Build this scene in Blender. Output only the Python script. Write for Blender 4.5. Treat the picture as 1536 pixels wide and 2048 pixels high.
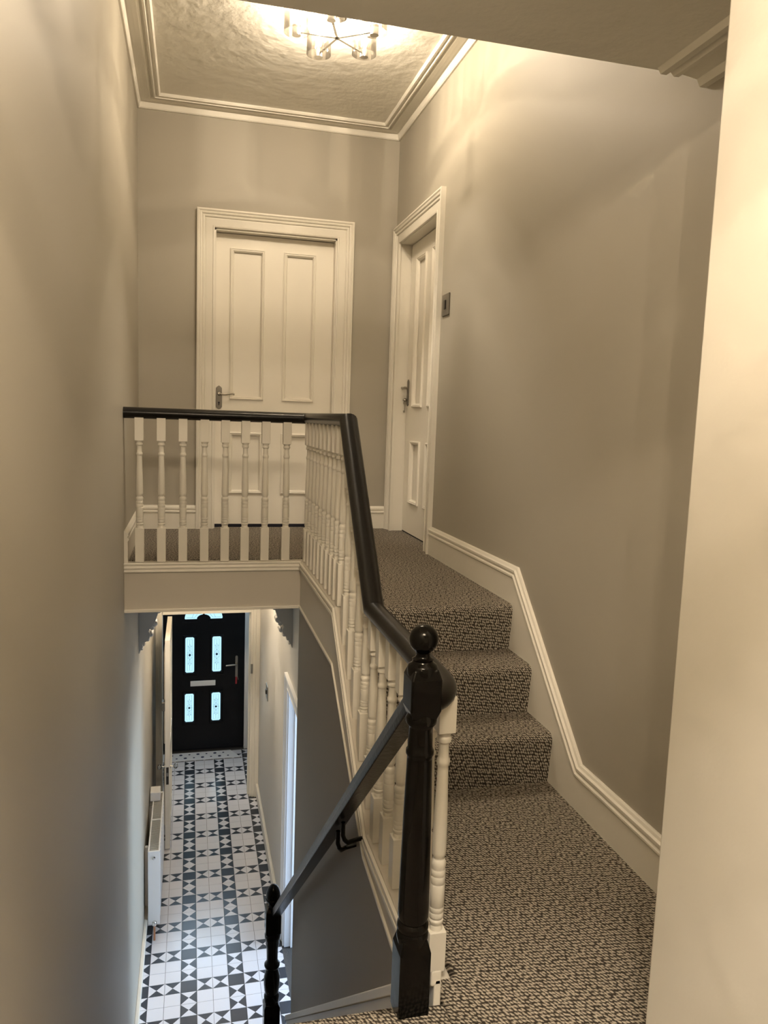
import bpy, bmesh, math, random
from mathutils import Vector, Matrix
random.seed(7)
for o in list(bpy.data.objects): bpy.data.objects.remove(o)
SC = bpy.context.scene
C = SC.collection
DZ = 3.9            # hall tiles lie at z = 0; the measured heights below are relative to the lens

# ------------------------------------------------------------------ camera, world, exposure
F, YAW, PIT, ROL = 1520.54, 0.2508, 0.1210, 0.0345
def cam_axes():
    cy, sy, cp, sp = math.cos(YAW), math.sin(YAW), math.cos(PIT), math.sin(PIT)
    fw = Vector((sy*cp, cy*cp, -sp)); rt = Vector((cy, -sy, 0)); up = rt.cross(fw)
    c, s = math.cos(ROL), math.sin(ROL)
    return c*rt+s*up, -s*rt+c*up, fw
cd = bpy.data.cameras.new('camera'); cam = bpy.data.objects.new('camera', cd); C.objects.link(cam)
r_, u_, f_ = cam_axes()
m = Matrix((r_, u_, -f_)).transposed().to_4x4(); m.translation = Vector((0, 0, DZ)); cam.matrix_world = m
cd.sensor_fit = 'VERTICAL'; cd.sensor_height = 36; cd.sensor_width = 27; cd.lens = F/2048*36
cd.clip_start = 0.02; SC.camera = cam
w = bpy.data.worlds.new('world'); SC.world = w; w.use_nodes = True
w.node_tree.nodes['Background'].inputs[0].default_value = (0.55, 0.7, 1, 1)
w.node_tree.nodes['Background'].inputs[1].default_value = 0.02
vs = SC.view_settings; vs.view_transform = 'Standard'; vs.look = 'None'; vs.gamma = 1; vs.exposure = 0.12
vs.use_curve_mapping = False
WARM = (1.0, 0.86, 0.68)
P_LANDING, P_ROOM, P_HALL = 17.0, 50.0, 14.0     # watts per bulb
DAY = (0.62, 0.80, 1.0)
def area(name, loc, size, sizey, power, color, direction):
    l = bpy.data.lights.new(name, 'AREA'); l.shape = 'RECTANGLE'; l.size = size; l.size_y = sizey
    l.energy = power; l.color = color
    o = bpy.data.objects.new(name, l); C.objects.link(o); o.location = (loc[0], loc[1], loc[2]+DZ)
    o.rotation_euler = Vector(direction).to_track_quat('-Z', 'Y').to_euler(); return o
# daylight entering by the window of the front room that opens off the hall
area('front_room_window_daylight', (3.40, 4.55, -2.35), 1.3, 1.6, 120, DAY, (-1, 0.1, -0.05))
# bluish fill added above the front door for the hall tiles; transom invented
area('added_hall_fill', (.146, 8.64, -1.55), 0.85, 0.42, 10, DAY, (0, -1, -0.75))

# ------------------------------------------------------------------ measured planes
XL, XR, XS = -0.326, 1.34, 0.569
Y1, YB = 3.975, 5.146
ZL, ZH, ZF = -0.76, -1.348, -3.9
ZC, ZSO, YSO = 1.89, 0.945, 1.91
XH = 0.68           # hall right wall
YV, YF = 7.5, 8.68  # vestibule frame, front door

# ------------------------------------------------------------------ materials
MATS = {}
def nodes(name):
    m = bpy.data.materials.new(name); m.use_nodes = True
    return m, m.node_tree.nodes, m.node_tree.links
def mat(name, col, rough=0.5, metal=0.0, bump=None, vary=None, spec=0.5, coat=0.0):
    m, n, l = nodes(name); b = n['Principled BSDF']
    b.inputs['Base Color'].default_value = (*col, 1); b.inputs['Roughness'].default_value = rough
    b.inputs['Metallic'].default_value = metal; b.inputs['Specular IOR Level'].default_value = spec
    b.inputs['Coat Weight'].default_value = coat
    tc = n.new('ShaderNodeTexCoord')
    if bump:
        sc, st, det = bump
        t = n.new('ShaderNodeTexNoise'); t.inputs['Scale'].default_value = sc; t.inputs['Detail'].default_value = det
        l.new(tc.outputs['Object'], t.inputs['Vector'])
        bp = n.new('ShaderNodeBump'); bp.inputs['Strength'].default_value = st; bp.inputs['Distance'].default_value = 0.01
        l.new(t.outputs['Fac'], bp.inputs['Height']); l.new(bp.outputs['Normal'], b.inputs['Normal'])
    if vary:
        sc, amt = vary
        t = n.new('ShaderNodeTexNoise'); t.inputs['Scale'].default_value = sc; t.inputs['Detail'].default_value = 4
        l.new(tc.outputs['Object'], t.inputs['Vector'])
        mx = n.new('ShaderNodeMix'); mx.data_type = 'RGBA'
        mx.inputs[6].default_value = (*[c*(1-amt) for c in col], 1); mx.inputs[7].default_value = (*[min(1, c*(1+amt)) for c in col], 1)
        l.new(t.outputs['Fac'], mx.inputs[0]); l.new(mx.outputs[2], b.inputs['Base Color'])
    MATS[name] = m; return m
mat('wall_paint', (0.40, 0.372, 0.312), 0.5, bump=(2.2, 0.10, 3), vary=(1.3, 0.025), spec=0.35)
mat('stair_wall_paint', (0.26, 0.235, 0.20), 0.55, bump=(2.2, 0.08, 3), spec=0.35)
mat('hall_wall_paint', (0.60, 0.58, 0.54), 0.5, bump=(2.2, 0.10, 3), spec=0.35)
mat('white_plaster', (0.64, 0.61, 0.545), 0.55, bump=(6, 0.45, 5), spec=0.3)
mat('ceiling_paint', (0.86, 0.83, 0.755), 0.5, bump=(13, 0.6, 7), spec=0.35)
mat('cornice_paint', (0.82, 0.79, 0.715), 0.5, bump=(25, 0.1, 3), spec=0.35)
mat('trim_paint', (0.79, 0.755, 0.675), 0.38, bump=(30, 0.08, 3), vary=(5, 0.03))
mat('door_paint', (0.86, 0.82, 0.735), 0.36, bump=(18, 0.05, 3), vary=(3, 0.03))
mat('black_gloss', (0.004, 0.0035, 0.003), 0.12, bump=(30, 0.02, 2), spec=0.2)
mat('black_satin', (0.006, 0.005, 0.004), 0.30, bump=(30, 0.03, 2), spec=0.28)
mat('worn_black', (0.010, 0.0095, 0.0095), 0.26, bump=(60, 0.12, 4), vary=(25, 0.6), spec=0.35)
mat('chrome', (0.75, 0.74, 0.72), 0.12, metal=1)
mat('brushed_nickel', (0.36, 0.335, 0.29), 0.34, metal=1, bump=(80, 0.05, 2))
mat('pewter', (0.17, 0.155, 0.13), 0.42, metal=0.55, bump=(80, 0.05, 2))
mat('stringer_paint', (0.56, 0.52, 0.45), 0.42, bump=(12, 0.08, 3), vary=(4, 0.04))
mat('dark_metal', (0.05, 0.045, 0.04), 0.35, metal=0.6)
mat('copper', (0.55, 0.28, 0.16), 0.3, metal=1, vary=(40, 0.2))
mat('radiator_enamel', (0.86, 0.86, 0.86), 0.3, bump=(30, 0.03, 2))
mat('grille_metal', (0.42, 0.41, 0.38), 0.5, bump=(200, 0.4, 1))
mat('upvc_white', (0.85, 0.86, 0.88), 0.3, bump=(20, 0.02, 2))
mat('composite_black', (0.004, 0.0045, 0.006), 0.35, bump=(60, 0.06, 3), spec=0.2)
mat('tile_white', (0.76, 0.76, 0.81), 0.2, vary=(9, 0.03), spec=0.5)
mat('tile_dark', (0.035, 0.042, 0.055), 0.25, vary=(9, 0.12), spec=0.5)
mat('grout', (0.07, 0.068, 0.066), 0.9, bump=(120, 0.3, 3))
mat('red_plastic', (0.35, 0.03, 0.04), 0.4, vary=(30, 0.1))
mat('blue_dot', (0.02, 0.03, 0.09), 0.5, vary=(30, 0.1))
mat('mat_white', (0.80, 0.81, 0.84), 0.8, bump=(150, 0.3, 2))
mat('gap_dark', (0.01, 0.01, 0.02), 0.9, vary=(5, 0.1))
mat('lead_line', (0.03, 0.07, 0.08), 0.4, vary=(30, 0.1))
mat('blue_glass', (0.01, 0.05, 0.16), 0.1, vary=(10, 0.1))
mat('cardboard_white', (0.78, 0.76, 0.74), 0.7, bump=(60, 0.1, 2))

def emis(name, col, strength, transp=0.0):
    m, n, l = nodes(name); n.remove(n['Principled BSDF'])
    e = n.new('ShaderNodeEmission'); e.inputs[0].default_value = (*col, 1); e.inputs[1].default_value = strength
    tc = n.new('ShaderNodeTexCoord'); t = n.new('ShaderNodeTexNoise'); t.inputs['Scale'].default_value = 6
    l.new(tc.outputs['Object'], t.inputs['Vector'])
    mx = n.new('ShaderNodeMix'); mx.data_type = 'RGBA'
    mx.inputs[6].default_value = (*[c*0.9 for c in col], 1); mx.inputs[7].default_value = (*col, 1)
    l.new(t.outputs['Fac'], mx.inputs[0]); l.new(mx.outputs[2], e.inputs[0])
    out = n['Material Output']
    if transp:
        tr = n.new('ShaderNodeBsdfTransparent'); a = n.new('ShaderNodeAddShader')
        l.new(e.outputs[0], a.inputs[0]); l.new(tr.outputs[0], a.inputs[1]); l.new(a.outputs[0], out.inputs[0])
    else: l.new(e.outputs[0], out.inputs[0])
    MATS[name] = m; return m
emis('bulb_glow', (1.0, 0.86, 0.6), 6, 1)
emis('daylit_glass', (0.48, 0.82, 1.0), 1.2)

def glass(name, tint, refl):
    m, n, l = nodes(name); n.remove(n['Principled BSDF'])
    tr = n.new('ShaderNodeBsdfTransparent'); tr.inputs[0].default_value = (*tint, 1)
    gl = n.new('ShaderNodeBsdfGlossy'); gl.inputs['Roughness'].default_value = 0.05
    fr = n.new('ShaderNodeFresnel'); fr.inputs[0].default_value = 1.5
    ma = n.new('ShaderNodeMath'); ma.operation = 'MULTIPLY'; ma.inputs[1].default_value = refl
    mx = n.new('ShaderNodeMixShader'); out = n['Material Output']
    l.new(fr.outputs[0], ma.inputs[0]); l.new(ma.outputs[0], mx.inputs[0])
    l.new(tr.outputs[0], mx.inputs[1]); l.new(gl.outputs[0], mx.inputs[2]); l.new(mx.outputs[0], out.inputs[0])
    MATS[name] = m
glass('shade_glass', (0.82, 0.80, 0.77), 0.7)
glass('clear_knob_glass', (0.85, 0.88, 0.9), 3)

def carpet():
    m, n, l = nodes('carpet'); b = n['Principled BSDF']; b.inputs['Roughness'].default_value = 0.95
    b.inputs['Specular IOR Level'].default_value = 0.1
    g = n.new('ShaderNodeNewGeometry'); s = n.new('ShaderNodeSeparateXYZ'); l.new(g.outputs['Position'], s.inputs[0])
    def mth(op, a, bb):
        q = n.new('ShaderNodeMath'); q.operation = op
        for i, v in enumerate((a, bb)):
            if isinstance(v, (int, float)): q.inputs[i].default_value = v
            else: l.new(v, q.inputs[i])
        return q.outputs[0]
    v = mth('ADD', s.outputs['Y'], s.outputs['Z'])
    u = mth('ADD', s.outputs['X'], mth('MULTIPLY', v, 0.45))
    vv = mth('ADD', v, mth('MULTIPLY', s.outputs['X'], 0.12))
    cb = n.new('ShaderNodeCombineXYZ'); l.new(mth('MULTIPLY', u, 110), cb.inputs[0]); l.new(mth('MULTIPLY', vv, 88), cb.inputs[1])
    vo = n.new('ShaderNodeTexVoronoi'); vo.voronoi_dimensions = '2D'; vo.inputs['Scale'].default_value = 1
    vo.inputs['Randomness'].default_value = 0.4; l.new(cb.outputs[0], vo.inputs['Vector'])
    no = n.new('ShaderNodeTexNoise'); no.noise_dimensions = '2D'; no.inputs['Scale'].default_value = 2.2; no.inputs['Detail'].default_value = 3
    l.new(cb.outputs[0], no.inputs['Vector'])
    h = mth('ADD', mth('MULTIPLY', vo.outputs['Distance'], 1.0), mth('MULTIPLY', mth('SUBTRACT', no.outputs['Fac'], 0.5), 0.7))
    cr = n.new('ShaderNodeValToRGB'); e = cr.color_ramp.elements
    e[0].position = 0.20; e[0].color = (0.45, 0.40, 0.33, 1); e[1].position = 0.50; e[1].color = (0.04, 0.033, 0.026, 1)
    l.new(h, cr.inputs[0]); l.new(cr.outputs[0], b.inputs['Base Color'])
    bp = n.new('ShaderNodeBump'); bp.invert = True; bp.inputs['Strength'].default_value = 0.9; bp.inputs['Distance'].default_value = 0.005
    l.new(h, bp.inputs['Height']); l.new(bp.outputs[0], b.inputs['Normal'])
    MATS['carpet'] = m
carpet()

# ------------------------------------------------------------------ mesh helpers
class MB:
    def __init__(s): s.v = []; s.f = []; s.mi = []; s.sm = []
    def add(s, vs, fs, mi=0, smooth=False):
        k = len(s.v); s.v += [tuple(p) for p in vs]
        for f in fs: s.f.append([i+k for i in f]); s.mi.append(mi); s.sm.append(smooth)
        return s
    def box(s, x0, x1, y0, y1, z0, z1, mi=0):
        x0, x1 = sorted((x0, x1)); y0, y1 = sorted((y0, y1)); z0, z1 = sorted((z0, z1))
        return s.add([(x0,y0,z0),(x1,y0,z0),(x1,y1,z0),(x0,y1,z0),(x0,y0,z1),(x1,y0,z1),(x1,y1,z1),(x0,y1,z1)],
              [(0,3,2,1),(4,5,6,7),(0,1,5,4),(1,2,6,5),(2,3,7,6),(3,0,4,7)], mi)
    def prism(s, pts, fn, a, b, mi=0):       # fn(p, t) -> xyz
        n = len(pts); vs = [fn(p, a) for p in pts]+[fn(p, b) for p in pts]
        return s.add(vs, [list(range(n))[::-1], list(range(n, 2*n))]+[(i, (i+1) % n, n+(i+1) % n, n+i) for i in range(n)], mi)
    def lathe(s, prof, c, n=20, axis=(0, 0, 1), mi=0, cap=True):
        ax = Vector(axis).normalized(); t = Vector((1, 0, 0)) if abs(ax.x) < .9 else Vector((0, 1, 0))
        a = ax.cross(t).normalized(); b = ax.cross(a); c = Vector(c); vs = []; fs = []
        for r, h in prof:
            for k in range(n):
                q = 2*math.pi*k/n; vs.append(c+ax*h+(a*math.cos(q)+b*math.sin(q))*r)
        for i in range(len(prof)-1):
            for k in range(n): fs.append((i*n+k, i*n+(k+1) % n, (i+1)*n+(k+1) % n, (i+1)*n+k))
        s.add(vs, fs, mi, True)
        if cap:
            k0 = len(s.v)-len(vs)
            for row in (0, len(prof)-1):
                if prof[row][0] > 1e-5: s.f.append([k0+row*n+k for k in range(n)]); s.mi.append(mi); s.sm.append(False)
        return s
    def tube(s, path, sec, mi=0, up=(0, 0, 1), smooth=True):
        # sec: list of (side, up) offsets, or a radius; joints are mitred
        if isinstance(sec, (int, float)):
            sec = [(sec*math.cos(2*math.pi*k/14), sec*math.sin(2*math.pi*k/14)) for k in range(14)]
        P = [Vector(p) for p in path]; n = len(sec); vs = []; fs = []
        T = [(P[i+1]-P[i]).normalized() for i in range(len(P)-1)]
        for i, p in enumerate(P):
            t0 = T[max(i-1, 0)]; t1 = T[min(i, len(T)-1)]; t = t0 if i else t1
            sd = t.cross(Vector(up))
            if sd.length < 1e-4: sd = t.cross(Vector((1, 0, 0)))
            sd.normalize(); u = sd.cross(t); nn = (t0+t1).normalized()
            for a, b in sec:
                off = sd*a+u*b; off = off-t*(off.dot(nn)/t.dot(nn)); vs.append(p+off)
        for i in range(len(P)-1):
            for k in range(n): fs.append((i*n+k, i*n+(k+1) % n, (i+1)*n+(k+1) % n, (i+1)*n+k))
        s.add(vs, fs, mi, smooth); k0 = len(s.v)-len(vs)
        for row in (0, len(P)-1): s.f.append([k0+row*n+k for k in range(n)]); s.mi.append(mi); s.sm.append(False)
        return s
    def stations(s, prof, st, mi=0, closed=True):   # st: (origin, U, V)
        n = len(prof); vs = []; fs = []
        for o, U, V in st:
            o, U, V = Vector(o), Vector(U), Vector(V); vs += [o+U*a+V*b for a, b in prof]
        for i in range(len(st)-1):
            for k in range(n if closed else n-1): fs.append((i*n+k, i*n+(k+1) % n, (i+1)*n+(k+1) % n, (i+1)*n+k))
        s.add(vs, fs, mi); k0 = len(s.v)-len(vs)
        for row in (0, len(st)-1): s.f.append([k0+row*n+k for k in range(n)]); s.mi.append(mi); s.sm.append(False)
        return s
    def mesh(s, name, mats, origin=(0, 0, 0)):
        me = bpy.data.meshes.new(name); ox, oy, oz = origin
        me.from_pydata([(x-ox, y-oy, z-oz) for x, y, z in s.v], [], s.f)
        for mm in ([mats] if isinstance(mats, str) else mats): me.materials.append(MATS[mm])
        for p, i, sm in zip(me.polygons, s.mi, s.sm): p.material_index = i; p.use_smooth = sm
        bm = bmesh.new(); bm.from_mesh(me); bmesh.ops.recalc_face_normals(bm, faces=bm.faces); bm.to_mesh(me); bm.free()
        me.update()
        if any(s.sm): me.set_sharp_from_angle(angle=0.75)
        return me
    def build(s, name, mats, parent=None, origin=None, bevel=0, seg=2):
        if origin is None: origin = parent['o'] if parent is not None and 'o' in ORI.get(parent.name, {}) else (0, 0, 0)
        if parent is not None: origin = ORI[parent.name]
        o = bpy.data.objects.new(name, s.mesh(name, mats, origin)); C.objects.link(o)
        if parent is not None: o.parent = parent
        else: o.location = (origin[0], origin[1], origin[2]+DZ)
        ORI[o.name] = origin
        if bevel:
            bv = o.modifiers.new('bevel', 'BEVEL'); bv.width = bevel; bv.segments = seg; bv.limit_method = 'ANGLE'; bv.angle_limit = 0.6
        return o
ORI = {}
def tag(o, label, cat=None, group=None, kind=None):
    o['label'] = label
    if cat: o['category'] = cat
    if group: o['group'] = group
    if kind: o['kind'] = kind
    return o
def thing(name, loc, label, cat, group=None, kind=None):
    o = bpy.data.objects.new(name, None); C.objects.link(o); o.empty_display_size = 0.1
    o.location = (loc[0], loc[1], loc[2]+DZ); ORI[o.name] = tuple(loc)
    return tag(o, label, cat, group, kind)
def struct(o, label, cat): return tag(o, label, cat, kind='structure')
XZ = lambda p, t: (p[0], t, p[1])
YZ = lambda p, t: (t, p[0], p[1])
XY = lambda p, t: (p[0], p[1], t)

# ------------------------------------------------------------------ walls
struct(MB().box(XL-.15, XL, -2.1, 8.9, ZF-.1, 2.0).build('wall_left', 'wall_paint'), 'tall greige wall along the left of the stairwell', 'wall')
b = MB(); o0, o1, ot = .141, .938, 1.176
b.box(XL, o0, YB, YB+.15, -1.29, 2.0); b.box(o1, XR+.15, YB, YB+.15, -1.29, 2.0); b.box(o0, o1, YB, YB+.15, ot, 2.0); b.box(o0, o1, YB, YB+.15, -1.29, ZL-.01)
struct(b.build('wall_back', 'wall_paint'), 'greige end wall of the upper landing around the far door', 'wall')
b = MB(); ry0, ry1, rt = 4.225, 5.04, 1.165
b.box(XR, XR+.15, 1.23, ry0, -1.7, 2.0); b.box(XR, XR+.15, ry1, YB, -1.7, 2.0); b.box(XR, XR+.15, ry0, ry1, rt, 2.0); b.box(XR, XR+.15, ry0, ry1, -1.7, -.98)
struct(b.build('wall_right', 'wall_paint'), 'greige wall rising beside the carpeted steps on the right', 'wall')
b = MB()
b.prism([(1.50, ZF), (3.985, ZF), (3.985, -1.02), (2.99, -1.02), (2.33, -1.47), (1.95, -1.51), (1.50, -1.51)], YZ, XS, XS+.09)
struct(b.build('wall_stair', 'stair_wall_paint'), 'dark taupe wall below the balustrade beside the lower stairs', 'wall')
b = MB(); dz = -1.93
b.box(XH, XH+.12, 3.985, 4.30, ZF, -1.0); b.box(XH, XH+.12, 5.20, 8.9, ZF, -1.0); b.box(XH, XH+.12, 4.30, 5.20, dz, -1.0)
struct(b.build('wall_hall', 'hall_wall_paint'), 'pale hall wall with the daylit doorway and right corbel', 'wall')
b = MB(); b.box(XL, XH, YF+.07, YF+.2, -1.86, -1.0); b.box(XL, -.355+.02, YF+.0, YF+.2, ZF, -1.0)
struct(b.build('wall_front', 'hall_wall_paint'), 'pale wall over the black front door', 'wall')
# room the picture is taken from: reveal on the right, header, far side
b = MB(); RX, RY = 0.905, 1.237
b.box(RX, 1.9, .70, RY, -1.7, 2.0)
o = struct(b.build('wall_reveal', 'white_plaster', bevel=.006), 'cream plastered wall reveal along the right edge', 'wall')
b = MB(); b.box(XL, RX, .95, RY, ZSO, 2.0); b.box(1.75, 1.9, -2.1, .95, -1.7, 1.3); b.box(XL, 1.9, -2.25, -2.1, -1.7, 1.3)
struct(b.build('wall_rear', 'wall_paint'), 'rear room walls and header behind the viewpoint', 'wall')

# ceilings
struct(MB().box(XL, XR, YSO, YB, ZC, ZC+.1).build('ceiling', 'ceiling_paint'), 'lumpy white painted ceiling over the landing', 'ceiling')
struct(MB().box(XL, XR, RY, YSO, ZSO, 2.0).build('ceiling_low', 'ceiling_paint'), 'low shaded ceiling over the half landing', 'ceiling')
struct(MB().box(XL, 1.9, -2.1, .95, 1.09, 1.2).build('ceiling_rear', 'ceiling_paint'), 'rear room ceiling behind the viewpoint', 'ceiling')
struct(MB().box(XL, XH, 4.045, 8.9, -1.016, -.975).build('ceiling_hall', 'ceiling_paint'), 'hall ceiling below the landing', 'ceiling')

# side room the daylight comes from
b = MB(); b.box(.80, 3.6, 6.3, 6.4, ZF, -1.4); b.box(.80, 3.6, 3.0, 3.1, ZF, -1.4); b.box(3.5, 3.6, 3.0, 6.3, ZF, -3.2); b.box(3.5, 3.6, 3.0, 6.3, -1.5, -1.4); b.box(.8, 3.6, 3.0, 6.4, -1.4, -1.36)
b.box(3.5, 3.6, 3.0, 3.85, -3.2, -1.5); b.box(3.5, 3.6, 5.25, 6.3, -3.2, -1.5); b.box(.67, .8, 3.0, 4.2, ZF, -1.4); b.box(.80, 1.9, 5.20, 5.30, ZF, -1.4)
struct(b.build('wall_front_room', 'upvc_white'), 'white walls of the daylit room beyond the hall doorway', 'wall')
struct(MB().box(.80, 3.6, 2.9, 6.4, ZF-.1, ZF).build('floor_front_room', 'tile_white'), 'pale floor of the daylit room', 'floor')

# ------------------------------------------------------------------ floors and stairs
floor = struct(MB().box(XL, .80, 3.4, 8.9, ZF-.12, ZF-.004).build('floor', 'grout'), 'black and white geometric tiled hall floor', 'floor')
def clip(poly, x0, x1):
    for lim, sg in ((x0, 1), (x1, -1)):
        out = []
        for i, p in enumerate(poly):
            q = poly[(i+1) % len(poly)]; a, c = (p[0]-lim)*sg, (q[0]-lim)*sg
            if a >= 0: out.append(p)
            if a*c < 0:
                t = a/(a-c); out.append((lim, p[1]+(q[1]-p[1])*t))
        poly = out
        if not poly: return []
    return poly
PX, PY = .1065, .1075; G = .0012
TM = {}
def tile_geo(kind, xa, xb):
    a, c, d, e = (G, G), (PX-G, G), (PX-G, PY-G), (G, PY-G); mid = (PX/2, PY/2)
    if kind == 'plain': tops = [([a, c, d, e], 0)]
    elif kind == 'solid': tops = [([a, c, d, e], 1)]
    elif kind == 'side': tops = [([a, c, mid], 0), ([c, d, mid], 1), ([d, e, mid], 0), ([e, a, mid], 1)]
    else: tops = [([a, c, mid], 1), ([c, d, mid], 0), ([d, e, mid], 1), ([e, a, mid], 0)]
    b = MB()
    for poly, mi in tops:
        poly = clip(poly, xa, xb)
        if len(poly) >= 3: b.add([(x, y, 0) for x, y in poly], [list(range(len(poly)))], mi)
    rim = clip([a, c, d, e], xa, xb); n = len(rim)
    b.add([(x, y, 0) for x, y in rim]+[(x, y, -.008) for x, y in rim], [(i, (i+1) % n, n+(i+1) % n, n+i) for i in range(n)], 1 if kind == 'solid' else 0)
    return b
cells = []
for j in range(-7, 35):
    for i in range(-3, 7):
        x0, y0 = -.0545+PX*i, 4.877+PY*j
        dark, row = i % 3 == 0, j % 3 == 0
        kind = 'solid' if dark and row else 'side' if dark else 'end' if row else 'plain'
        xa, xb = max(0, -.312-x0), min(PX, .664-x0)
        if xb-xa < .004: continue
        cells.append((y0, x0, kind, round(xa, 4), round(xb, 4)))
vis = sorted([c for c in cells if c[0] > 4.33])
rest = MB()
for c in vis[300:]+[c for c in cells if c[0] <= 4.33]:
    g = tile_geo(c[2], c[3], c[4])
    for fc, mi in zip(g.f, g.mi): rest.add([(g.v[k][0]+c[1], g.v[k][1]+c[0], ZF) for k in fc], [list(range(len(fc)))], mi)
for c in vis[:300]:
    key = c[2:]
    if key not in TM: TM[key] = tile_geo(*key).mesh('tile', ['tile_white', 'tile_dark'])
    o = bpy.data.objects.new('tile', TM[key]); C.objects.link(o); o.parent = floor; o.location = (c[1], c[0], ZF)
o = rest.build('far_tiles', ['tile_white', 'tile_dark'], floor); o['kind'] = 'stuff'

b = MB(); b.box(XL, XR, Y1+.05, YB+.15, -.97, ZL); b.box(XS+.065, XR, 2.95, Y1+.05, -.97, ZL); b.box(XR, XR+.16, ry0, ry1, -.97, ZL-.001)
struct(b.build('floor_landing', 'carpet'), 'brown woven carpet on the upper landing', 'floor')
b = MB(); b.prism([(XS+.01, RY-.3), (XR, RY-.3), (XR, 2.52), (XS+.064, 2.52), (XS+.064, 1.612), (XS+.01, 1.612)], XY, -1.6, ZH); b.box(XL, XS+.01, -2.1, 1.535, -1.6, ZH); b.box(XS+.01, 1.75, -2.1, RY-.3, -1.6, ZH)
struct(b.build('floor_half_landing', 'carpet', bevel=.012, seg=3), 'brown woven carpet on the half landing', 'floor')

def step_prof(y, z, dep, r=.196):      # carpeted step with a rounded nosing; y = riser plane at its foot
    R = .030; pts = [(y+.004, z-r), (y-.016, z-R)]
    for k in range(1, 7):
        a = math.pi/2*k/6; pts.append((y-.016+R*(1-math.cos(a)), z-R+R*math.sin(a)))
    return pts+[(y+dep, z), (y+dep, z-r)]
us = thing('carpeted_stairs', (.95, 2.7, ZH), 'three brown carpeted steps rising to the landing', 'stairs')
for k, (y, z) in enumerate(((2.925, ZL), (2.712, ZL-.196), (2.505, ZL-.392))):
    dep = (.30, .225, .22)[k]
    pr = step_prof(y, z+ (.001 if k == 0 else 0), dep)
    MB().prism(pr, YZ, XS+.065, XR-.004).build('step', 'carpet', us)
ls = thing('lower_stairs', (.12, 2.9, ZF), 'long carpeted flight descending to the tiled hall', 'stairs')
RS = (ZH-ZF)/13
for k in range(12):
    y = 1.535+.223*(k+1); z = ZH-RS*(k+1)
    pr = [(y-.23, z-.30), (y-.23, z), (y+.008, z), (y+.016, z-.012), (y+.016, z-.03), (y, z-.045), (y, z-.30)]
    if k == 11: pr = [(a, max(c, ZF)) for a, c in pr]
    MB().prism(pr, YZ, XL+.002, XS-.002).build('step', 'carpet', ls)

# ------------------------------------------------------------------ skirting
SK = [(0, -.45), (.018, -.45), (.018, -.052), (.021, -.049), (.024, -.045), (.024, -.038), (.017, -.033), (.017, -.027), (.022, -.024), (.022, -.015), (.014, -.011), (.010, -.003), (.006, 0), (0, 0)]
SKF = [(0, -.16)]+[(.018, -.16)]+SK[2:]
def skirt_line(pts, out, axis, prof):    # pts: (s, z) along the wall, mitred
    st = []
    N = []
    for i in range(len(pts)-1):
        dx, dzz = pts[i+1][0]-pts[i][0], pts[i+1][1]-pts[i][1]; L = math.hypot(dx, dzz); nx, nz = -dzz/L, dx/L
        if nz < 0: nx, nz = -nx, -nz
        N.append((nx, nz))
    for i, p in enumerate(pts):
        a = N[max(i-1, 0)]; c = N[min(i, len(N)-1)]; k = 1+a[0]*c[0]+a[1]*c[1]; v = ((a[0]+c[0])/k, (a[1]+c[1])/k)
        if axis == 'y': st.append(((out[0], p[0], p[1]), (out[1], 0, 0), (0, v[0], v[1])))
        else: st.append(((p[0], out[0], p[1]), (0, out[1], 0), (v[0], 0, v[1])))
    return MB().stations(prof, st)
struct(skirt_line([(4.118, -.600), (2.905, -.598), (2.29, -1.18), (1.24, -1.18)], (XR, -1), 'y', SK).build('baseboard_right', 'trim_paint'), 'cream moulded skirting stepping down the right wall', 'skirting')
b = skirt_line([(XL, -.604), (.034, -.604)], (YB, -1), 'x', SKF)
b2 = skirt_line([(1.036, -.604), (XR, -.604)], (YB, -1), 'x', SKF); b.add(b2.v, b2.f)
struct(b.build('baseboard_back', 'trim_paint'), 'cream moulded skirting either side of the far door', 'skirting')
struct(skirt_line([(YB, -.604), (Y1+.015, -.604)], (XL, 1), 'y', SKF).build('baseboard_left', 'trim_paint'), 'short cream skirting on the left of the landing', 'skirting')
b = MB(); b.prism([(1.53, -1.285), (4.05, -1.285-.879*2.52), (4.05, -3.9), (3.7, -3.9), (1.53, -1.6)], YZ, XS, XS-.018)
b.prism([(1.53, -1.262), (4.05, -1.262-.879*2.52), (4.05, -1.30-.879*2.52), (1.53, -1.30)], YZ, XS, XS-.026)
struct(b.build('baseboard_stairs', 'trim_paint', bevel=.004), 'cream sloping skirting beside the lower stairs', 'skirting')
b = MB(); b.box(XH-.018, XH, 5.28, YV-.02, ZF, -3.76); b.box(XH-.024, XH, 5.28, YV-.02, -3.775, -3.755)
struct(b.build('baseboard_hall', 'trim_paint', bevel=.004), 'pale skirting along the right side of the hall', 'skirting')
b = MB(); b.box(XL, XL+.018, 4.2, YV-.02, ZF, -3.76); b.box(XL, XL+.024, 4.2, YV-.02, -3.775, -3.755)
struct(b.build('baseboard_hall_left', 'trim_paint', bevel=.004), 'pale skirting along the left side of the hall', 'skirting')

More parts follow.
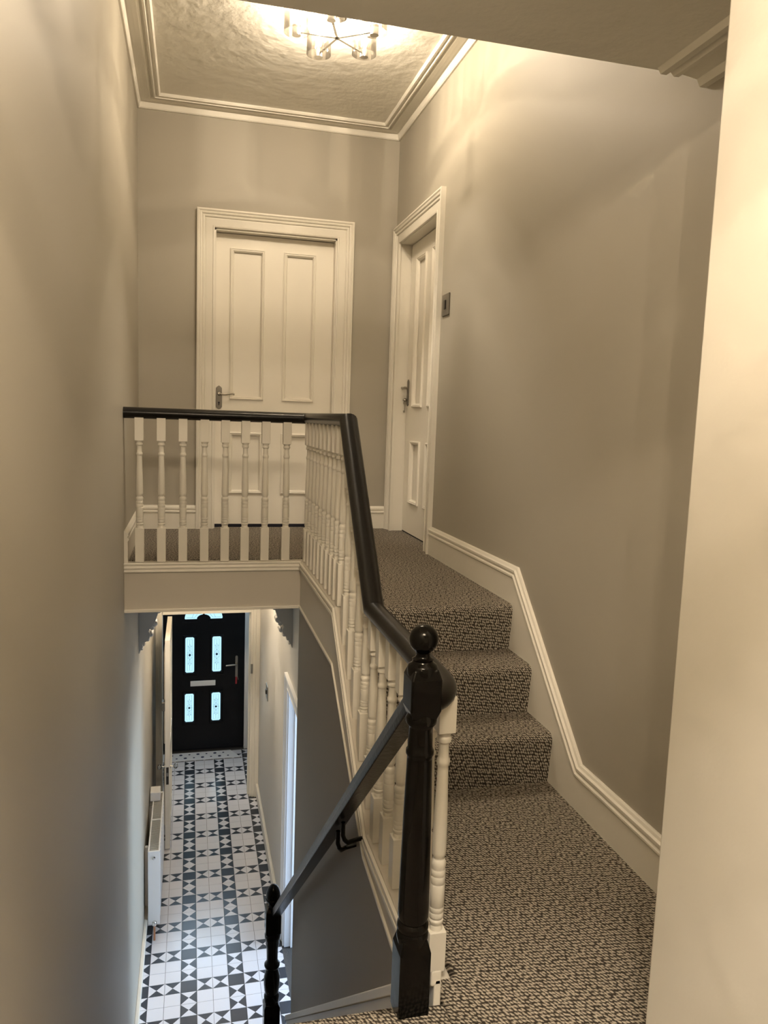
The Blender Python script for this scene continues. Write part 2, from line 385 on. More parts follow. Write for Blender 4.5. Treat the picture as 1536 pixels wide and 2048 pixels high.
# ------------------------------------------------------------------ cornices
CP = [(0, -.052), (.010, -.052), (.016, -.046), (.019, -.030), (.022, -.016), (.030, -.011), (.050, -.008), (.070, -.008), (.076, -.017), (.084, -.019), (.088, -.008), (.095, -.007), (.100, -.018), (.109, -.021), (.114, -.010), (.121, -.009), (.126, -.016), (.134, -.016), (.140, -.006), (.142, .0), (0, 0)]
st = [((XL, YSO, ZC), (1, 0, 0), (0, 0, 1)), ((XL, YB, ZC), (1, -1, 0), (0, 0, 1)), ((XR, YB, ZC), (-1, -1, 0), (0, 0, 1)), ((XR, YSO, ZC), (-1, 0, 0), (0, 0, 1))]
struct(MB().stations(CP, st).build('trim_1', 'cornice_paint'), 'cream ridged plaster cornice around the landing ceiling', 'cornice')
CP2 = [(0, -.03), (.02, -.03), (.03, -.012), (.075, -.006), (.085, -.014), (.1, -.015), (.112, -.004), (.122, -.014), (.14, -.014), (.15, 0), (0, 0)]
struct(MB().stations(CP2, [((XR, YSO-.01, ZSO), (-1, 0, 0), (0, 0, 1)), ((XR, RY, ZSO), (-1, 0, 0), (0, 0, 1))]).build('trim_2', 'cornice_paint'), 'short cornice end on the low shaded ceiling', 'cornice')

# ------------------------------------------------------------------ doors
AP = [(0, 0), (0, .028), (.010, .030), (.018, .024), (.022, .026), (.030, .024), (.034, .016), (.040, .019), (.048, .018), (.052, .010), (.060, .012), (.098, .012), (.102, .016), (.110, .014), (.110, 0)]
def architrave_xz(x0, x1, zb, zt, y, w=.11):
    k = w/.11; pr = [(a*k, c) for a, c in AP]; V = (0, -1, 0)
    return MB().stations(pr, [((x0, y, zb), (1, 0, 0), V), ((x0, y, zt), (1, 0, -1), V), ((x1, y, zt), (-1, 0, -1), V), ((x1, y, zb), (-1, 0, 0), V)])
def architrave_yz(y0, y1, zb, zt, x, w=.11):
    k = w/.11; pr = [(a*k, c) for a, c in AP]; V = (-1, 0, 0)
    return MB().stations(pr, [((x, y0, zb), (0, 1, 0), V), ((x, y0, zt), (0, 1, -1), V), ((x, y1, zt), (0, -1, -1), V), ((x, y1, zb), (0, -1, 0), V)])
b = architrave_xz(.032, 1.045, ZL, 1.286, YB)
b.box(o0-.02, o0+.012, YB, YB+.14, ZL, ot); b.box(o1-.012, o1+.02, YB, YB+.14, ZL, ot); b.box(o0, o1, YB, YB+.14, ot-.012, ot+.02)
struct(b.build('trim_3', 'trim_paint'), 'cream moulded architrave around the far panelled door', 'architrave')
b = architrave_yz(4.112, 5.128, ZL, 1.268, XR)
b.box(XR, XR+.14, ry0-.02, ry0+.012, ZL, rt); b.box(XR, XR+.14, ry1-.012, ry1+.02, ZL, rt); b.box(XR, XR+.14, ry0, ry1, rt-.012, rt+.02)
struct(b.build('trim_4', 'trim_paint'), 'cream moulded architrave around the door on the right', 'architrave')

PM = [(0, 0), (0, .010), (.006, .013), (.010, .009), (.014, .010), (.020, .004), (.024, -.004), (.024, -.012), (0, -.012)]
def panel_door(name, s0, s1, z0, z1, face, frame, label, panels, cat='door'):
    # frame 'xz': door faces -y at y = face; 'yz': faces -x at x = face
    def P(s, d, z): return (s, face+d, z) if frame == 'xz' else (face+d, s, z)
    def bx(mb, a, c, d0, d1, e, g):
        q0, q1 = P(a, d0, e), P(c, d1, g); mb.box(q0[0], q1[0], q0[1], q1[1], q0[2], q1[2])
    b = MB(); cols = sorted({(p[0], p[1]) for p in panels}); rows = sorted({(p[2], p[3]) for p in panels})
    bx(b, s0, cols[0][0], 0, .042, z0, z1); bx(b, cols[-1][1], s1, 0, .042, z0, z1)
    for i in range(len(cols)-1): bx(b, cols[i][1], cols[i+1][0], 0, .042, z0, z1)
    zs = [z0]+[v for r in rows for v in r]+[z1]
    for c in cols:
        for i in range(0, len(zs), 2): bx(b, c[0], c[1], 0, .042, zs[i], zs[i+1])
    root = b.build(name, 'door_paint'); struct(root, label, cat)
    V = P(0, -1, 0); V0 = P(0, 0, 0); V = tuple(V[i]-V0[i] for i in range(3))
    ds = P(1, 0, 0); ds = tuple(ds[i]-V0[i] for i in range(3))
    for (a, c, e, g) in panels:
        mb = MB(); bx(mb, a, c, .014, .03, e, g); pn = mb.build('panel', 'door_paint', root)
        ci = [((a, e), (1, 1)), ((a, g), (1, -1)), ((c, g), (-1, -1)), ((c, e), (-1, 1)), ((a, e), (1, 1))]
        st = [(P(q[0], 0, q[1]), tuple(ds[i]*k[0]+(0, 0, 1)[i]*k[1] for i in range(3)), V) for q, k in ci]
        MB().stations(PM, st).build('moulding', 'door_paint', pn)
    return root
fy = YB+.062
d1 = panel_door('door_1', .155, .925, -.738, 1.16, fy, 'xz', 'cream four panel door at the end of the landing', [(.245, .470, .098, 1.072), (.592, .808, .098, 1.072), (.245, .470, -.53, -.118), (.592, .808, -.53, -.118)])
def lever_handle(parent, cx, y, cz, sgn):
    pl = [(-.019, -.062), (-.012, -.073), (0, -.078), (.012, -.073), (.019, -.062), (.019, .062), (.012, .070), (0, .079), (-.012, .070), (-.019, .062)]
    h = MB().prism([(cx+a, cz+c) for a, c in pl], XZ, y, y-.008).build('handle_plate', 'pewter', parent, bevel=.002)
    MB().lathe([(.011, 0), (.012, .004), (.009, .012), (.008, .04)], (cx, y-.006, cz+.026), 14, (0, -1, 0)).build('lever_boss', 'brushed_nickel', h)
    z = cz+.026; yy = y-.042
    MB().tube([(cx, yy, z), (cx+sgn*.02, yy-.004, z-.006), (cx+sgn*.045, yy-.004, z-.006), (cx+sgn*.07, yy-.002, z), (cx+sgn*.09, yy, z+.002), (cx+sgn*.1, yy, z-.005)], .0055).build('lever', 'brushed_nickel', h)
    kb = MB().lathe([(.006, 0), (.006, .002)], (cx, y-.0075, cz-.034), 12, (0, -1, 0)); kb.box(cx-.003, cx+.003, y-.0095, y-.0085, cz-.052, cz-.034)
    kb.build('keyhole', 'gap_dark', h)
lever_handle(d1, .178, fy, .108, 1)
MB().box(.150, .93, fy+.002, fy+.04, ZL, -.739).build('door_gap', 'gap_dark', d1)
fx = XR+.078
d2 = panel_door('door_2', 4.245, 5.022, -.752, 1.148, fx, 'yz', 'cream panelled door set in the right wall', [(4.665, 4.872, .085, 1.043), (4.33, 4.535, .085, 1.043), (4.665, 4.872, -.548, -.135), (4.33, 4.535, -.548, -.135)])
MB().box(fx+.002, fx+.04, 4.24, 5.025, ZL, -.753).build('door_gap', 'gap_dark', d2)
cy_, cz_ = 4.985, .185
h = MB().prism([(cy_-.017, cz_-.08), (cy_, cz_-.09), (cy_+.017, cz_-.08), (cy_+.017, cz_+.075), (cy_, cz_+.088), (cy_-.017, cz_+.075)], YZ, fx, fx-.007).build('handle_plate', 'pewter', d2, bevel=.002)
MB().tube([(fx-.006, cy_, cz_+.03), (fx-.045, cy_, cz_+.03), (fx-.05, cy_-.03, cz_+.026), (fx-.05, cy_-.09, cz_+.028)], .008).build('lever', 'brushed_nickel', h)
MB().lathe([(.006, 0), (.012, .012), (.012, .02), (.005, .03)], (fx-.006, cy_, cz_-.05), 14, (-1, 0, 0)).build('thumb_turn', 'brushed_nickel', h)
b = MB(); b.tube([(fx-.02, cy_+.006, cz_-.075), (fx-.02, cy_+.006, cz_-.135)], .003); b.lathe([(.011, -.003), (.011, .003)], (fx-.02, cy_+.006, cz_-.07), 12, (0, 1, 0)); b.box(fx-.03, fx-.02, cy_+.003, cy_+.009, cz_-.135, cz_-.12)
b.build('key', 'brushed_nickel', h)

# light switch
t = thing('light_switch', (XR, 4.02, .628), 'small bronze light switch beside the right door', 'switch')
MB().box(XR-.008, XR, 3.962, 4.078, .570, .686).build('switch_plate', 'pewter', t, bevel=.003)
MB().box(XR-.014, XR-.006, 4.008, 4.034, .605, .652).build('rocker', 'dark_metal', t, bevel=.002)

# ------------------------------------------------------------------ balustrade
BH = .0215; K = BH/58
TP = [(1540,45),(1520,45),(1512,40),(1500,49),(1486,50),(1478,40),(1470,49),(1446,49),(1441,45),(1436,49),(1416,49),(1411,45),(1406,49),(1289,49),(1284,45),(1279,49),(1245,49),(1240,45),(1235,49),(1210,49),(1205,45),(1198,46),(1180,50),(1165,49),(1154,42),(1148,36),(1136,38),(1126,45),(1112,47),(1050,47.5),(960,46),(860,43),(760,39),(660,36),(645,36),(640,40),(626,44),(612,43),(602,36),(590,35),(530,33),(521,35),(515,46),(500,48),(490,46),(484,38),(474,44),(462,50),(460,50)]
def baluster_mb(cx, cy, z0, zb, zc, zt, seg=14, slope=0.0):
    b = MB(); h = BH
    def blk(za, zb_, ta=0, tb=0):
        b.add([(cx-h, cy-h, za+ta*-h), (cx+h, cy-h, za-ta*h), (cx+h, cy+h, za+ta*h), (cx-h, cy+h, za+ta*h), (cx-h, cy-h, zb_-tb*h), (cx+h, cy-h, zb_-tb*h), (cx+h, cy+h, zb_+tb*h), (cx-h, cy+h, zb_+tb*h)],
              [(0,3,2,1),(4,5,6,7),(0,1,5,4),(1,2,6,5),(2,3,7,6),(3,0,4,7)])
    blk(z0, zb, slope*.9, 0); blk(zc, zt, 0, slope*1.2)
    b.lathe([(hw*K, zb+(1540-y)/1080*(zc-zb)) for y, hw in TP], (cx, cy, 0), seg, cap=False)
    return b
XBAL = XS+.031; YBAL = Y1+.031
bal = thing('balustrade', (.2, YBAL, ZL), 'cream turned balustrade with black handrail around the stairwell', 'balustrade')
for x in (-.251, -.145, -.039, .068, .172, .274, .378, .488):
    baluster_mb(x, YBAL, ZL-.002, -.587, -.146, -.030).build('baluster', 'trim_paint', bal, bevel=.0015)
for y in (3.955, 3.848, 3.737, 3.630, 3.526, 3.420, 3.308, 3.200, 3.102, 2.997):
    baluster_mb(XBAL, y, ZL-.002, -.587, -.146, -.030).build('baluster', 'trim_paint', bal, bevel=.0015)
for y, z0, zb, zc, zt in ((2.872, -.850, -.690, -.268, -.128), (2.762, -.955, -.800, -.402, -.260), (2.645, -1.06, -.915, -.535, -.398), (2.522, -1.165, -1.030, -.665, -.546), (2.400, -1.28, -1.145, -.765, -.655)):
    baluster_mb(XBAL, y, z0-.02, zb, zc, zt, slope=1).build('baluster', 'trim_paint', bal, bevel=.0015)
for y in (2.285, 2.160, 2.035, 1.908, 1.780):
    baluster_mb(XBAL, y, -1.377, -1.222, -.782, -.650).build('baluster', 'trim_paint', bal, bevel=.0015)
if True:
    baluster_mb(.592, 1.652, ZH-.002, -1.245, -.735, -.645).build('baluster', 'trim_paint', bal, bevel=.0015)
RR = .0285
ZR2 = -.640
path = [(XL, YBAL, -.009), (XBAL+.002, YBAL, -.009), (XBAL+.002, 2.965, -.009), (XBAL+.002, 2.440, ZR2), (XBAL+.002, 1.745, ZR2)]
for k in range(1, 9):
    a = math.pi/2*k/8; path.append((XBAL+.002-.09*(1-math.cos(a)), 1.745-.135*math.sin(a), ZR2-.004*k/8))
path.append((.50, 1.61, ZR2-.005))
sec = [(1.28*RR*math.cos(2*math.pi*k/18), RR*math.sin(2*math.pi*k/18)) for k in range(18)]
MB().tube(path, sec).build('handrail', 'black_satin', bal)
# stringer and landing fascia
top = [(1.60, -1.378), (2.318, -1.378), (2.985, -.764), (Y1, -.764)]
bot = [(Y1, -1.018), (2.99, -1.018), (2.33, -1.47), (1.95, -1.512), (1.60, -1.512)]
b = MB().prism(top+bot, YZ, XS, XS+.064)
sg = b.build('stringer', 'stringer_paint', bal, bevel=.003)
b = MB()
for off, d in ((-.013, .009), (-.034, .011)):
    b.stations([(0, -.008), (d, -.006), (d, .006), (0, .008)], [((XS, y, z+off), (-1, 0, 0), (0, 0, 1)) for y, z in ((1.60, -1.378), (2.318, -1.378), (2.985, -.764), (Y1-.008, -.764))])
b.stations([(0, -.006), (.007, -.005), (.007, .005), (0, .006)], [((XS, y, z+.008), (-1, 0, 0), (0, 0, 1)) for y, z in ((1.60, -1.512), (1.95, -1.512), (2.33, -1.47), (2.99, -1.018), (Y1-.006, -1.018))])
b.build('stringer_moulding', 'trim_paint', sg)
fa = MB().box(XL, XS+.064, Y1, Y1+.066, -1.018, -.764).build('landing_fascia', 'stringer_paint', bal, bevel=.002)
b = MB(); pr = [(0, -.050), (.006, -.050), (.012, -.046), (.012, -.040), (.006, -.036), (.006, -.032), (.013, -.028), (.013, -.020), (.007, -.016), (.007, -.012), (.012, -.008), (.012, 0), (0, 0)]
b.stations(pr, [((XL, Y1, -.764), (0, -1, 0), (0, 0, 1)), ((XS, Y1, -.764), (0, -1, 0), (0, 0, 1))])
b.box(XL, XS, Y1-.010, Y1, -1.020, -1.004); b.build('fascia_moulding', 'trim_paint', fa, bevel=.002)

# ------------------------------------------------------------------ newel posts
def sq(b, cx, cy, h, z0, z1, ch=.012):
    b.add([(cx+a*h*k, cy+c*h*k, z) for z, k in ((z0, .78), (z0+ch, 1), (z1-ch, 1), (z1, .78)) for a, c in ((-1, -1), (1, -1), (1, 1), (-1, 1))],
          [(0, 3, 2, 1), (12, 13, 14, 15)]+[(r*4+i, r*4+(i+1) % 4, r*4+4+(i+1) % 4, r*4+4+i) for r in range(3) for i in range(4)])
NX, NY, NH = .496, 1.540, .0365
nw = thing('newel_post', (NX, NY, ZH), 'glossy black turned newel post with ball top on the half landing', 'newel post')
b = MB(); sq(b, NX, NY, NH, ZH-.04, -1.168, .030); b.build('base_block', 'black_gloss', nw, bevel=.004)
b = MB().lathe([(.030, -1.20), (.0365, -1.172), (.0365, -1.160), (.033, -1.154), (.0365, -1.148), (.036, -1.138), (.031, -1.132), (.0355, -1.120), (.0355, -1.10), (.034, -1.0), (.0315, -.86), (.0285, -.745), (.028, -.738), (.0315, -.733), (.0315, -.725), (.028, -.720), (.0275, -.70), (.027, -.672), (.029, -.667), (.035, -.660), (.035, -.648), (.031, -.640), (.033, -.62)], (NX, NY, 0), 28)
b.build('shaft', 'black_gloss', nw)
b = MB(); sq(b, NX, NY, .0350, -.648, -.534, .022); b.build('top_block', 'black_gloss', nw, bevel=.004)
b = MB().lathe([(.030, -.56), (.034, -.548), (.034, -.534), (.031, -.528), (.024, -.524), (.022, -.520), (.024, -.516), (.017, -.512), (.015, -.507)]+[(.0325*math.sin(math.pi*k/16), -.472-.0325*math.cos(math.pi*k/16)) for k in range(3, 17)], (NX-.002, NY, 0), 28)
b.build('ball_finial', 'black_gloss', nw)
MX, MY = .468, 4.085
zt0 = ZH-RS*12
lw = thing('newel_post', (MX, MY, zt0), 'smaller black newel post with acorn top at the foot of the stairs', 'newel post')
b = MB(); sq(b, MX, MY, .046, zt0, -3.40, .02); b.build('base_block', 'black_gloss', lw, bevel=.004)
b = MB().lathe([(.040, -3.41), (.044, -3.39), (.044, -3.36), (.036, -3.35), (.042, -3.33), (.047, -3.28), (.046, -3.24), (.036, -3.20), (.032, -3.19), (.040, -3.185), (.045, -3.172), (.045, -3.162), (.034, -3.15), (.032, -3.13), (.034, -3.06), (.040, -3.03), (.040, -3.01), (.045, -2.995), (.046, -2.975), (.040, -2.96)], (MX, MY, 0), 24)
b.build('shaft', 'black_gloss', lw)
b = MB(); sq(b, MX, MY, .044, -2.97, -2.80, .018); b.build('top_block', 'black_gloss', lw, bevel=.004)
b = MB().lathe([(.030, -2.815), (.032, -2.80), (.027, -2.795), (.026, -2.785), (.034, -2.775), (.045, -2.762), (.046, -2.752), (.042, -2.748), (.042, -2.735), (.038, -2.712), (.030, -2.692), (.018, -2.677), (.006, -2.670), (0, -2.668)], (MX, MY, 0), 24)
b.build('acorn_finial', 'black_gloss', lw)

# lower handrail
hr = thing('stair_handrail', (.5, 2.8, -1.8), 'worn black sloping handrail down to the lower newel', 'handrail')
hs = [(-.025, -.024), (.025, -.024), (.027, -.008), (.025, .014), (.016, .024), (0, .027), (-.016, .024), (-.025, .014), (-.027, -.008)]
MB().tube([(.497, 1.56, -.605), (.483, 4.045, -2.815)], hs, smooth=False).build('rail', 'worn_black', hr, bevel=.003)
for (ya, za, yw, zw) in ((2.32, -1.325, 2.335, -1.395), (2.40, -1.40, 2.455, -1.49)):
    MB().tube([(.492, ya, za), (.492, ya, za-.045), (.497, ya+.002, za-.062), (.510, (ya+yw)/2, (za-.07+zw)/2-.008), (.53, yw, zw-.008), (XS+.002, yw, zw)], .0075).build('bracket', 'black_gloss', hr)

# ------------------------------------------------------------------ ceiling lights
def ceiling_light(cx, cy, zc, label, power, radius=.19, phase=.623, glow=True):
    t = thing('ceiling_light', (cx, cy, zc), label, 'light')
    MB().lathe([(.0, 0), (.048, 0), (.048, -.030), (.044, -.036), (.014, -.040), (.012, -.052), (.012, -.104), (.014, -.108), (.014, -.124), (.008, -.130), (0, -.131)], (cx, cy, zc), 28, cap=False).build('canopy', 'chrome', t)
    for k in range(5):
        a = phase+2*math.pi*k/5; ca, sa = math.cos(a), math.sin(a); ex, ey = cx+radius*ca, cy+radius*sa; z = zc-.116
        ar = MB().tube([(cx+.008*ca, cy+.008*sa, z), (ex, ey, z)], [(-.006, -.010), (.006, -.010), (.006, .010), (-.006, .010)], smooth=False).build('arm', 'chrome', t)
        MB().lathe([(0, -.024), (.0205, -.024), (.0205, .018), (.016, .022), (0, .022)], (ex, ey, z), 18).build('bulb_holder', 'chrome', ar)
        MB().lathe([(.010, .022), (.014, .032), (.0175, .047), (.0145, .066), (.007, .084), (.0, .094)], (ex, ey, z), 14, cap=False).build('bulb', 'bulb_glow', ar)
        g = MB().lathe([(.058, -.012), (.060, -.012), (.060, .100), (.058, .100), (.058, -.012)], (ex+.0*ca, ey+.0*sa, z), 28, cap=False)
        g.build('glass_shade', 'shade_glass', ar)
        l = bpy.data.lights.new('bulb_light', 'POINT'); l.energy = power; l.color = WARM; l.shadow_soft_size = .003
        lo = bpy.data.objects.new('bulb_light', l); C.objects.link(lo); lo.parent = t; lo.location = (ex-cx, ey-cy, z+.070-zc)
    return t
ceiling_light(.657, 3.759, ZC, 'chrome five arm ceiling light with clear glass shades above the landing', P_LANDING)
ceiling_light(.15, .12, 1.09, 'chrome five arm ceiling light in the rear room behind the viewpoint', P_ROOM)
ceiling_light(.17, 6.20, -1.016, 'chrome five arm ceiling light in the hall hidden below the landing', P_HALL)

# ------------------------------------------------------------------ hall: corbels, vestibule, doors
def corbel(sx, xw, label):
    t = thing('corbel', (xw, 5.10, -1.42), label, 'corbel', 'pair of plaster corbels in the hall')
    s = sx
    pr = [(0, -1.15), (.150, -1.15), (.150, -1.26), (.140, -1.275), (.128, -1.283), (.118, -1.32), (.105, -1.36), (.085, -1.395), (.068, -1.415), (.060, -1.43), (.072, -1.445), (.068, -1.475), (.048, -1.497), (.030, -1.503), (.022, -1.515), (.026, -1.53), (.018, -1.548), (.012, -1.553), (.004, -1.575), (0, -1.578)]
    MB().prism([(xw+s*a, c) for a, c in pr], XZ, 5.06, 5.15).build('corbel_body', 'hall_wall_paint', t, bevel=.003)
    b = MB()
    for (a, c, r) in ((.098, -1.385, .020), (.082, -1.410, .017), (.075, -1.455, .018), (.055, -1.49, .014), (.028, -1.52, .013), (.018, -1.552, .010), (.124, -1.30, .016)):
        b.lathe([(0, -.05), (r*.6, -.048), (r, -.035), (r*.8, -.02), (r, 0), (r*.8, .02), (r, .035), (r*.6, .048), (0, .05)], (xw+s*a, 5.12, c), 12, (0, 1, 0))
    b.build('leaf_carving', 'hall_wall_paint', t)
corbel(1, XL, 'grey plaster scroll corbel on the left hall wall')
corbel(-1, XH, 'grey plaster scroll corbel on the right hall wall')
struct(MB().box(XL, XH, 5.04, 5.17, -1.29, -1.016).build('trim_5', 'hall_wall_paint'), 'plaster beam across the hall over the corbels', 'beam')

b = MB(); zt = -1.955
b.box(XL, -.262, YV, YV+.12, ZF, -1.016); b.box(.588, XH, YV, YV+.12, ZF, -1.016); b.box(-.262, .588, YV, YV+.12, zt, -1.016)
b.box(.640, XH, YV-.022, YV, ZF, -1.016); b.box(.612, .640, YV-.010, YV, ZF, zt+.05); b.box(XL, -.295, YV-.022, YV, ZF, -1.016); b.box(-.295, -.27, YV-.010, YV, ZF, zt+.05)
b.box(-.262, .588, YV-.012, YV, zt, zt+.04); b.box(.575, .588, YV+.05, YV+.12, ZF, zt)
vf = struct(b.build('trim_6', 'trim_paint', bevel=.003), 'cream inner door frame across the hall', 'door frame')
MB().box(.590, .612, YV-.014, YV+.0, -2.585, -2.490).build('strike_plate', 'brushed_nickel', vf, bevel=.002)
# open white inner door
DXa, DXb = -.213, -.168
d4 = panel_door('door_4', 6.655, 7.47, ZF+.012, -1.965, DXa, 'yz', 'white inner door standing open along the left of the hall', [(6.77, 7.02, -2.95, -2.1), (7.12, 7.36, -2.95, -2.1), (6.77, 7.02, -3.72, -3.15), (7.12, 7.36, -3.72, -3.15)])
for s, x in ((-1, DXa), (1, DXa+.042)):
    k = MB().lathe([(.018, 0), (.018, .006), (.007, .010), (.007, .028)], (x, 6.715, -3.14), 14, (s, 0, 0)).build('knob_rose', 'chrome', d4)
    MB().lathe([(.006, .026), (.020, .034), (.026, .048), (.022, .062), (.010, .068), (0, .069)], (x, 6.715, -3.14), 8, (s, 0, 0)).build('glass_knob', 'clear_knob_glass', k)
b = MB().box(DXa+.010, DXa+.032, 6.652, 6.657, -3.28, -3.12).build('latch_plate', 'dark_metal', d4, bevel=.001)
MB().box(DXa+.014, DXa+.028, 6.645, 6.653, -3.20, -3.17).build('latch_bolt', 'brushed_nickel', b)
MB().box(DXa-.03, DXa, 6.70, 6.78, -2.62, -2.54).build('night_latch', 'brushed_nickel', d4, bevel=.004)

# front door
dz0, dz1, dx0, dx1 = -3.87, -1.885, -.315, .612
struct(MB().box(dx1, .672, YF-.03, YF+.06, ZF, -1.85).box(-.33, dx0, YF-.03, YF+.06, ZF, -1.85).box(dx0, dx1, YF-.03, YF+.06, dz1, -1.85).build('trim_7', 'upvc_white', bevel=.006), 'white plastic frame around the front door', 'door frame')
d3 = struct(MB().box(dx0, dx1, YF, YF+.05, dz0, dz1).build('door_3', 'composite_black'), 'black front door with four leaded glass panes', 'door')
def pane(x0, x1, z0, z1):
    c = .012; pts = [(x0+c, z0), (x1-c, z0), (x1, z0+c), (x1, z1-c), (x1-c, z1), (x0+c, z1), (x0, z1-c), (x0, z0+c)]
    p = MB().prism(pts, XZ, YF-.004, YF+.01).build('glass_pane', 'daylit_glass', d3)
    fr = MB(); q = .03
    fr.stations([(0, 0), (.006, .012), (.02, .012), (.026, 0)], [((x0-.026, YF, z0-.026), (1, 0, 1), (0, -1, 0)), ((x0-.026, YF, z1+.026), (1, 0, -1), (0, -1, 0)), ((x1+.026, YF, z1+.026), (-1, 0, -1), (0, -1, 0)), ((x1+.026, YF, z0-.026), (-1, 0, 1), (0, -1, 0)), ((x0-.026, YF, z0-.026), (1, 0, 1), (0, -1, 0))])
    fr.build('pane_frame', 'composite_black', p)
    cx, cz, y = (x0+x1)/2, (z0+z1)/2, YF-.0055; H = z1-z0; W = x1-x0; L = MB()
    def ln(*pts): L.tube([(cx+a*W, y, cz+bb*H) for a, bb in pts], .0011, smooth=False)
    ln((-.27, -.44), (-.27, .44), (.27, .44), (.27, -.44), (-.27, -.44))
    for s in (1, -1):
        ln((0, s*.44), (0, s*.31)); ln((0, s*.19), (0, s*.10)); ln((-.08, s*.25), (-.27, s*.25)); ln((.08, s*.25), (.27, s*.25))
        ln((-.11, s*.25), (0, s*.31), (.11, s*.25), (0, s*.20), (-.11, s*.25)); ln((-.27, s*.06), (0, s*.14), (.27, s*.06))
        ln((-.13, s*.14), (-.13, s*.24)); ln((.13, s*.14), (.13, s*.24))
    ln((-.33, 0), (0, .09), (.33, 0), (0, -.09), (-.33, 0))
    L.build('leading', 'lead_line', p)
    MB().prism([(cx-.16*W, cz), (cx, cz+.045*H), (cx+.16*W, cz), (cx, cz-.045*H)], XZ, YF-.0075, YF-.003).build('blue_diamond', 'blue_glass', p)
for a in ((-.053, .043, -2.948, -2.536), (.247, .345, -2.948, -2.536), (-.057, .040, -3.535, -3.203), (.242, .340, -3.535, -3.203)): pane(*a)
def fan(s):
    cx = .148; pts = [(cx+s*.205, -2.322), (cx+s*.075, -2.322)]
    for k in range(7):
        q = math.radians(10+ k*12); pts.append((cx+s*.078*math.cos(q), -2.325+.055*math.sin(q)))
    pts.append((cx+s*.01, -2.18))
    for k in range(5, -1, -1):
        q = math.radians(k*15); pts.append((cx+s*.21*math.cos(q), -2.31+.14*math.sin(q)))
    p = MB().prism(pts, XZ, YF-.004, YF+.01).build('glass_pane', 'daylit_glass', d3)
    L = MB()
    L.tube([(cx+s*.19, YF-.0055, -2.305), (cx+s*.10, YF-.0055, -2.305), (cx+s*.07, YF-.0055, -2.265)], .0012)
    L.tube([(cx+s*.13, YF-.0055, -2.305), (cx+s*.10, YF-.0055, -2.24)], .0012); L.build('leading', 'lead_line', p)
fan(1); fan(-1)
b = MB()
for z in (-2.36, -2.99, -3.165, -3.58):
    for cx in (-.005, .296): b.box(cx-.085, cx+.085, YF-.006, YF, z-.005, z+.005)
b.build('panel_bead', 'composite_black', d3, bevel=.002)
MB().box(.003, .284, YF-.010, YF, -3.113, -3.051).build('letter_plate', 'upvc_white', d3, bevel=.003)
h = MB().prism([(.506, -3.02), (.512, -3.03), (.53, -3.03), (.536, -3.02), (.536, -2.785), (.53, -2.772), (.512, -2.772), (.506, -2.785)], XZ, YF-.014, YF).build('handle_plate', 'brushed_nickel', d3, bevel=.003)
MB().tube([(.521, YF-.01, -2.866), (.521, YF-.05, -2.866), (.49, YF-.055, -2.866), (.398, YF-.055, -2.872)], .010).build('lever', 'brushed_nickel', h)
MB().box(.508, .528, YF-.022, YF-.016, -3.105, -3.02).build('key_fob', 'red_plastic', h, bevel=.003)
MB().tube([(.53, YF-.018, -3.0), (.54, YF-.02, -3.055)], .004).build('key', 'brushed_nickel', h)

tr = struct(MB().box(dx0+.04, dx1-.04, YF+.03, YF+.05, -1.80, -1.30).build('added_transom_pane', 'daylit_glass'), 'unseen glowing transom pane added over the front door', 'window')  # invented transom, added out of view to go with the hall fill light
MB().box(dx0, dx1, YF+.0, YF+.06, -1.85, -1.80).box(dx0, dx1, YF, YF+.06, -1.30, -1.25).box(dx0, dx0+.04, YF, YF+.06, -1.80, -1.30).box(dx1-.04, dx1, YF, YF+.06, -1.80, -1.30).build('added_transom_frame', 'upvc_white', tr)
# threshold mat
t = thing('doormat', (.1, 8.50, ZF), 'white spotted mat lying before the black front door', 'mat')
MB().prism([(-.30, 8.44), (.56, 8.44), (.46, 8.64), (-.30, 8.64)], XY, ZF, ZF+.006).build('mat_sheet', 'mat_white', t)
for r in range(2):
    for k in range(8):
        x, y = -.24+.095*k+.045*r, 8.50+.085*r
        if x > .47-(y-8.44)*.4: continue
        rr = .019 if (k+r) % 2 == 0 else .012
        MB().lathe([(rr, 0), (rr, .0015), (0, .002)], (x, y, ZF+.006), 10).build('spot', 'blue_dot', t)

# hall doorway trim
b = MB(); V = (-1, 0, 0)
b.stations([(a*.9, c*.8) for a, c in AP], [((XH, 4.20, ZF), (0, 1, 0), V), ((XH, 4.20, dz+.10), (0, 1, -1), V), ((XH, 5.30, dz+.10), (0, -1, -1), V), ((XH, 5.30, ZF), (0, -1, 0), V)])
b.box(XH, XH+.13, 5.188, 5.215, ZF, dz+.02); b.box(XH, XH+.13, 4.285, 4.312, ZF, dz+.02); b.box(XH, XH+.13, 4.30, 5.20, dz-.014, dz+.02)
b.box(XH+.045, XH+.085, 5.172, 5.19, ZF, dz)
struct(b.build('trim_8', 'upvc_white'), 'white daylit doorway trim in the right hall wall', 'door frame')
# hall wall switch
t = thing('light_switch', (XH, 6.68, -2.48), 'tarnished metal light switch on the pale hall wall', 'switch')
MB().box(XH-.008, XH, 6.61, 6.75, -2.55, -2.42).build('switch_plate', 'brushed_nickel', t, bevel=.003)
MB().box(XH-.02, XH-.006, 6.66, 6.70, -2.50, -2.46).build('rocker', 'dark_metal', t, bevel=.003)

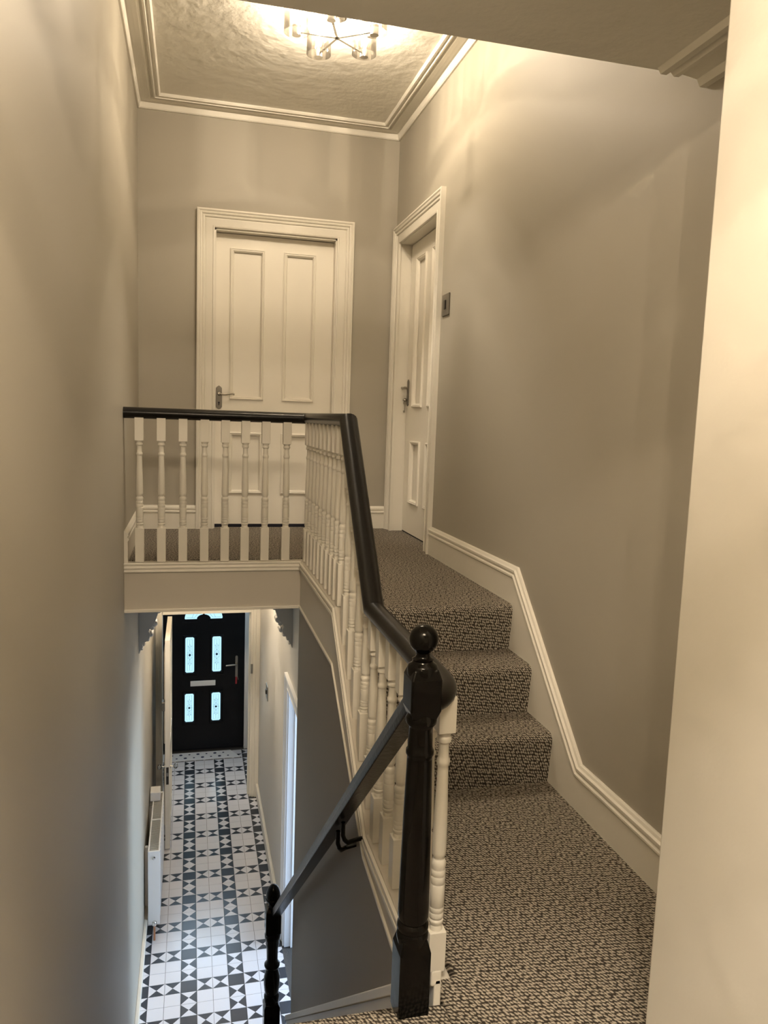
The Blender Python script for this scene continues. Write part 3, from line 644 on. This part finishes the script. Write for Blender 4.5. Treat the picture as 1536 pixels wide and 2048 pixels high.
# radiator
rx0, rx1, ryA, ryB, rz0, rz1 = -.296, -.215, 5.49, 6.40, -3.80, -3.215
t = thing('radiator', (-.26, 5.9, rz0), 'white double panel radiator on the left hall wall', 'radiator')
b = MB()
b.box(rx1-.012, rx1, ryA, ryB, rz0, rz1-.01)
for k in range(16):
    y = ryA+.04+k*.054; b.box(rx1, rx1+.004, y, y+.03, rz0+.04, rz1-.05)
b.build('front_panel', 'radiator_enamel', t, bevel=.003)
MB().box(rx0, rx0+.012, ryA, ryB, rz0, rz1-.01).build('rear_panel', 'radiator_enamel', t, bevel=.003)
for y in (ryA-.004, ryB-.004): MB().box(rx0-.002, rx1+.002, y, y+.010, rz0+.005, rz1).build('end_panel', 'radiator_enamel', t, bevel=.003)
b = MB(); b.box(rx0-.002, rx0+.008, ryA, ryB, rz1-.014, rz1); b.box(rx1-.008, rx1+.002, ryA, ryB, rz1-.014, rz1)
for y in (ryA, (ryA+ryB)/2, ryB-.012): b.box(rx0, rx1, y, y+.012, rz1-.014, rz1)
b.build('top_frame', 'radiator_enamel', t, bevel=.002)
b = MB()
for k in range(56): b.box(rx0+.008, rx1-.008, ryA+.014+k*.016, ryA+.022+k*.016, rz1-.012, rz1-.006)
b.build('grille', 'grille_metal', t)
MB().lathe([(.013, 0), (.013, .008), (.008, .010), (0, .010)], ((rx0+rx1)/2, ryA-.003, rz1-.05), 16, (0, -1, 0)).build('blanking_plug', 'chrome', t)
b = MB().lathe([(.010, 0), (.016, .008), (.016, .03), (.011, .036), (0, .036)], ((rx0+rx1)/2+.005, ryA-.035, rz0+.015), 14).build('valve', 'chrome', t)
MB().tube([((rx0+rx1)/2+.005, ryA-.035, rz0+.015), ((rx0+rx1)/2+.005, ryA-.035, ZF)], .0075).build('pipe', 'copper', t)
for y in (5.65, 6.25): MB().box(XL, rx0, y, y+.03, rz0+.05, rz1-.06).build('wall_bracket', 'radiator_enamel', t)
t = tag(MB().box(-.318, -.238, 6.24, 6.36, rz1+.001, rz1+.075).build('small_box', 'cardboard_white', bevel=.004), 'small white box resting on the far end of the radiator', 'box')
